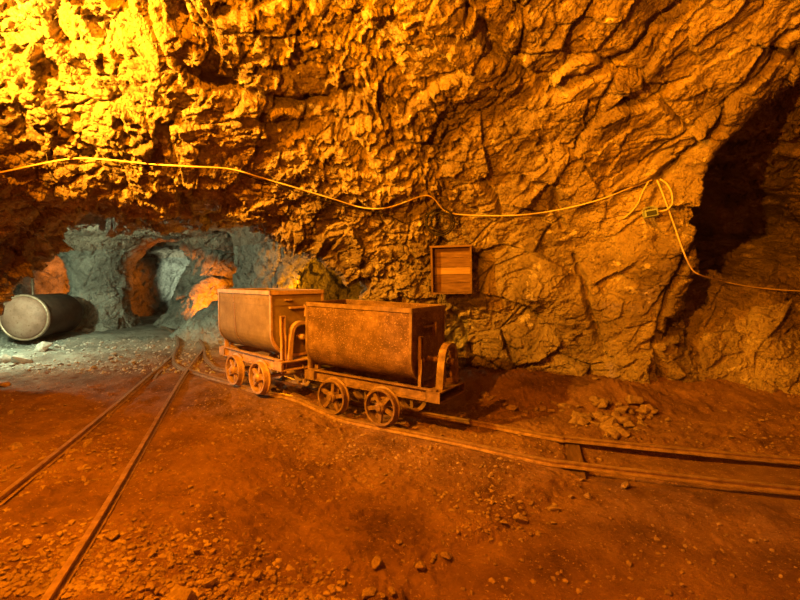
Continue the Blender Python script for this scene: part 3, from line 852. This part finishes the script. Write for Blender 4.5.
for u, v, w, lab in [
    (180, 596, 42, 'largest pale flat boulder, cut by the bottom edge of the picture'),
    (112, 534, 17, 'dark knobbly stone lying beside the right rail of the empty track'),
    (377, 560, 16, 'bright rounded stone standing highest in the bottom centre cluster'),
    (368, 590, 20, 'blocky stone at the bottom edge below the bright rounded one'),
    (420, 566, 15, 'pale wedge stone at the right of the bottom centre cluster'),
    (258, 574, 14, 'upright oval stone in the cluster right of the big boulder'),
    (226, 577, 14, 'light oval stone left of the upright oval one'),
    (208, 580, 18, 'long low stone touching the top of the big boulder'),
    (446, 554, 16, 'flat pale stone at the corner of the smooth floor patch'),
    (520, 518, 20, 'chunky stone on the edge of the raised gravel bank'),
    (553, 507, 13, 'pale flat stone on the gravel bank nearer the rails'),
    (625, 484, 15, 'pale cube-like stone just in front of the near cart rail'),
    (589, 495, 12, 'small pale stone left of the cube-like stone by the rail'),
    (668, 419, 8, 'lone pale stone on the floor right of the rubble heap'),
    (614, 426, 17, 'flat stone lying next to the far rail below the rubble heap'),
    (621, 396, 26, 'long flat slab on top of the rubble heap by the wall'),
    (632, 410, 20, 'bright angular block in the middle of the rubble heap'),
    (598, 412, 16, 'dark angular block at the left of the rubble heap'),
    (645, 412, 15, 'squat block at the right end of the rubble heap'),
    (575, 418, 20, 'rounded lump of rock below the left of the rubble heap'),
    (88, 442, 16, 'flat stone between the two rails of the empty track'),
    (15, 444, 16, 'flat dark stone at the left edge outside the empty track'),
    (3, 384, 14, 'stone at the left edge where the light meets the dirt')]:
    px_stone(u, v, w, lab)
# rocks under and beside the tank
for u, v, w, lab in [(20, 349, 26, 'pale jagged block wedged before the tank end'), (45, 347, 22, 'long pale stone under the ring of the tank'), (4, 350, 22, 'pale rock at the left edge below the tank'), (88, 329, 12, 'small brown rock between the tank and the rock pillar')]:
    px_stone(u, v, w, lab, grey=True)
L1 = 'loose brown stone of the bottom cluster in front of the camera'
cl = 0
rr = random.Random(5)
def scatter(n, poly, smin_, smax_, label, group, grey=False, pw=2.0):
    us = [p[0] for p in poly]; vs = [p[1] for p in poly]; k = 0
    def inside(u, v):
        c = False
        for i in range(len(poly)):
            (x1, y1), (x2, y2) = poly[i], poly[i-1]
            if (y1 > v) != (y2 > v) and u < (x2-x1)*(v-y1)/(y2-y1)+x1: c = not c
        return c
    while k < n:
        u, v = rr.uniform(min(us), max(us)), rr.uniform(min(vs), max(vs))
        if not inside(u, v): continue
        p = on_ground(u, v); s = smin_+(smax_-smin_)*rr.random()**pw
        stone(p.x, p.y, s, label, group, grey); k += 1
scatter(40, [(130, 560), (240, 540), (330, 550), (440, 540), (480, 560), (420, 600), (120, 600)], .02, .065, L1, 'loose stones of the bottom cluster')
scatter(20, [(440, 560), (500, 505), (560, 490), (600, 470), (630, 480), (560, 520), (480, 565)], .02, .06, 'small stone on the edge of the gravel bank before the right rails', 'stones along the edge of the gravel bank')
scatter(44, [(475, 393), (560, 391), (600, 392), (648, 398), (658, 418), (640, 430), (600, 430), (560, 414), (475, 403)], .05, .19, 'angular stone of the rubble heap at the foot of the rock wall', 'rubble at the foot of the wall')
scatter(40, [(572, 398), (600, 394), (650, 396), (656, 414), (630, 426), (585, 422)], .09, .22, 'angular stone of the rubble heap at the foot of the rock wall', 'rubble at the foot of the wall', pw=1.3)
scatter(50, [(0, 350), (60, 345), (130, 340), (165, 346), (150, 362), (90, 372), (0, 374)], .04, .16, 'grey stone of the rubble in the cold tunnel light', 'grey rubble in the tunnel light', True)
scatter(22, [(0, 385), (120, 380), (140, 390), (60, 460), (0, 470)], .03, .09, 'flat brown stone on the dirt left of the empty track', 'stones left of the empty track')
scatter(36, [(190, 400), (330, 430), (470, 450), (400, 530), (120, 545)], .015, .05, 'small brown stone on the open dirt floor before the carts', 'stones on the open dirt floor')
scatter(12, [(660, 410), (800, 408), (800, 440), (700, 440)], .03, .07, 'small stone on the dirt between the right rails and the wall', 'stones between right rails and wall')
# uncountable gravel: one object
def gravel(name, n, samp, smin_, smax_, m, label, seed=1):
    rg = np.random.default_rng(seed); bs = []
    for k in range(4):
        bm = bmesh.new(); bmesh.ops.create_icosphere(bm, subdivisions=1, radius=.5)
        rn = random.Random(k+40)
        for v in bm.verts: v.co *= rn.uniform(.65, 1.1)
        bm.verts.ensure_lookup_table()
        bs.append((np.array([v.co[:] for v in bm.verts]), np.array([[v.index for v in f.verts] for f in bm.faces]))); bm.free()
    VV_, FF = [], []; o0 = 0
    for i in range(n):
        x, y = samp(rg); s = smin_+(smax_-smin_)*rg.random()**3
        bv, bf = bs[i % 4]; a = rg.random()*6.28; c, q = math.cos(a), math.sin(a)
        sc_ = bv*np.array([s*rg.uniform(.8, 1.3), s*rg.uniform(.7, 1.1), s*rg.uniform(.4, .8)])
        v = np.stack([sc_[:, 0]*c-sc_[:, 1]*q+x, sc_[:, 0]*q+sc_[:, 1]*c+y, sc_[:, 2]+floor_z(x, y)+s*.08], 1)
        VV_.append(v); FF.append(bf+o0); o0 += len(bv)
    me = np_mesh(name, np.concatenate(VV_), np.concatenate(FF), False)
    tagp(link_mesh(name, me, m), label, 'gravel', kind='stuff')
def main_pts(n, seed):
    rg = np.random.default_rng(seed); u = rg.uniform(-20, 820, n*8); v = 380+240*rg.random(n*8)**.7
    c_, s_ = math.cos(PIT), math.sin(PIT); t = (300-v)/F; dz = -s_+c_*t; dy = c_+s_*t
    x = (u-400)/F*(-H/dz); y = dy*(-H/dz)
    ok = ~((x > np.interp(y, XB_Y, XB_X)) & (y < 3.6) & (rg.random(n*8) < .9))
    ok &= vnoise(x*1.6, y*1.6, y*0+.3, 5)+.35 > rg.random(n*8)*.8
    ok &= y < 5.4
    return iter(list(zip(x[ok], y[ok]))[:n])
_it = main_pts(9000, 11)
def s_main(rg): return next(_it)
gravel('gravel', 6500, s_main, .009, .045, STONE, 'fine brown gravel and grit strewn over the dirt floor')
def s_grey(rg):
    u = rg.uniform(-10, 215); v = rg.uniform(338, 374); p = on_ground(u, v); return p.x, p.y
gravel('grey_gravel', 1300, s_grey, .02, .08, GSTONE, 'fine grey rubble on the tunnel floor in the cold light', 3)

# ------------------------------------------------------------------ lights
def point(loc, energy, col, r=.06):
    l = bpy.data.lights.new('light', 'POINT'); l.energy = energy; l.color = col; l.shadow_soft_size = r
    o = bpy.data.objects.new('light', l); COL.objects.link(o); o.location = loc; return o
def spot(loc, target, energy, col, deg, blend=.4, r=.06):
    l = bpy.data.lights.new('light', 'SPOT'); l.energy = energy; l.color = col; l.shadow_soft_size = r; l.spot_size = math.radians(deg); l.spot_blend = blend
    o = bpy.data.objects.new('light', l); COL.objects.link(o); o.location = loc
    o.rotation_euler = (Vector(target)-Vector(loc)).to_track_quat('-Z', 'Y').to_euler(); return o
OR = (1, .25, .0)
point((-1.8, 1.25, 3.3), 980, OR, .035)             # main lamp hung from the roof above the frame
spot((-2.75, 2.35, 2.85), (-1.5, 3.6, 3.1), 1500, (1, .37, .014), 135, .5, .035)  # lamp close to the rock at the upper left, outside the frame
spot((-.3, .5, 3.5), (4.9, 4.8, 1.95), 1080, (1, .245, .0), 58, .6, .03)   # added spot to brighten the right hand wall and recess
spot((-1.3, .3, 2.1), (.4, 3.3, 3.1), 1250, (1, .27, .0), 64, .8, .04)   # fill spot added to lift the middle of the roof
point((-.6, -.9, 2.3), 40, (1, .12, .002), .25)               # dim fill added behind the viewer to redden the shadows
point((1.9, -.6, 1.6), 22, (1, .26, .16), .2)      # weak pinkish fill added low right, tints the near floor
point((-6.1, 6.35, 1.5), 205, (.76, 1, .62), .06) # cold lamp in the tunnel, behind the left pier
spot((-3.95, 9.8, .62), (-4.95, 11.2, 1.35), 210, (1, .20, .0), 88, .5, .08) # orange lamp round the corner of the tunnel
spot((-9.6, 10.4, 1.5), (-9.2, 13.0, 1.2), 420, (1, .20, .0), 62, .5, .08)  # orange lamp in the side passage
spot((-7.7, 11.6, 1.2), (-5.8, 13.3, 1.35), 260, (.84, 1, .66), 70, .5, .06)  # cold lamp behind the rock pillar
point((-1.72, 6.98, 1.04), 60, (1, .30, .0), .03) # small lamp behind the rear cart
w = bpy.data.worlds.new('world'); S.world = w; w.use_nodes = True
w.node_tree.nodes['Background'].inputs[0].default_value = (.5, .14, .02, 1); w.node_tree.nodes['Background'].inputs[1].default_value = .0
S.view_settings.view_transform = 'Standard'; S.view_settings.look = 'None'; S.view_settings.gamma = 1; S.view_settings.exposure = 0
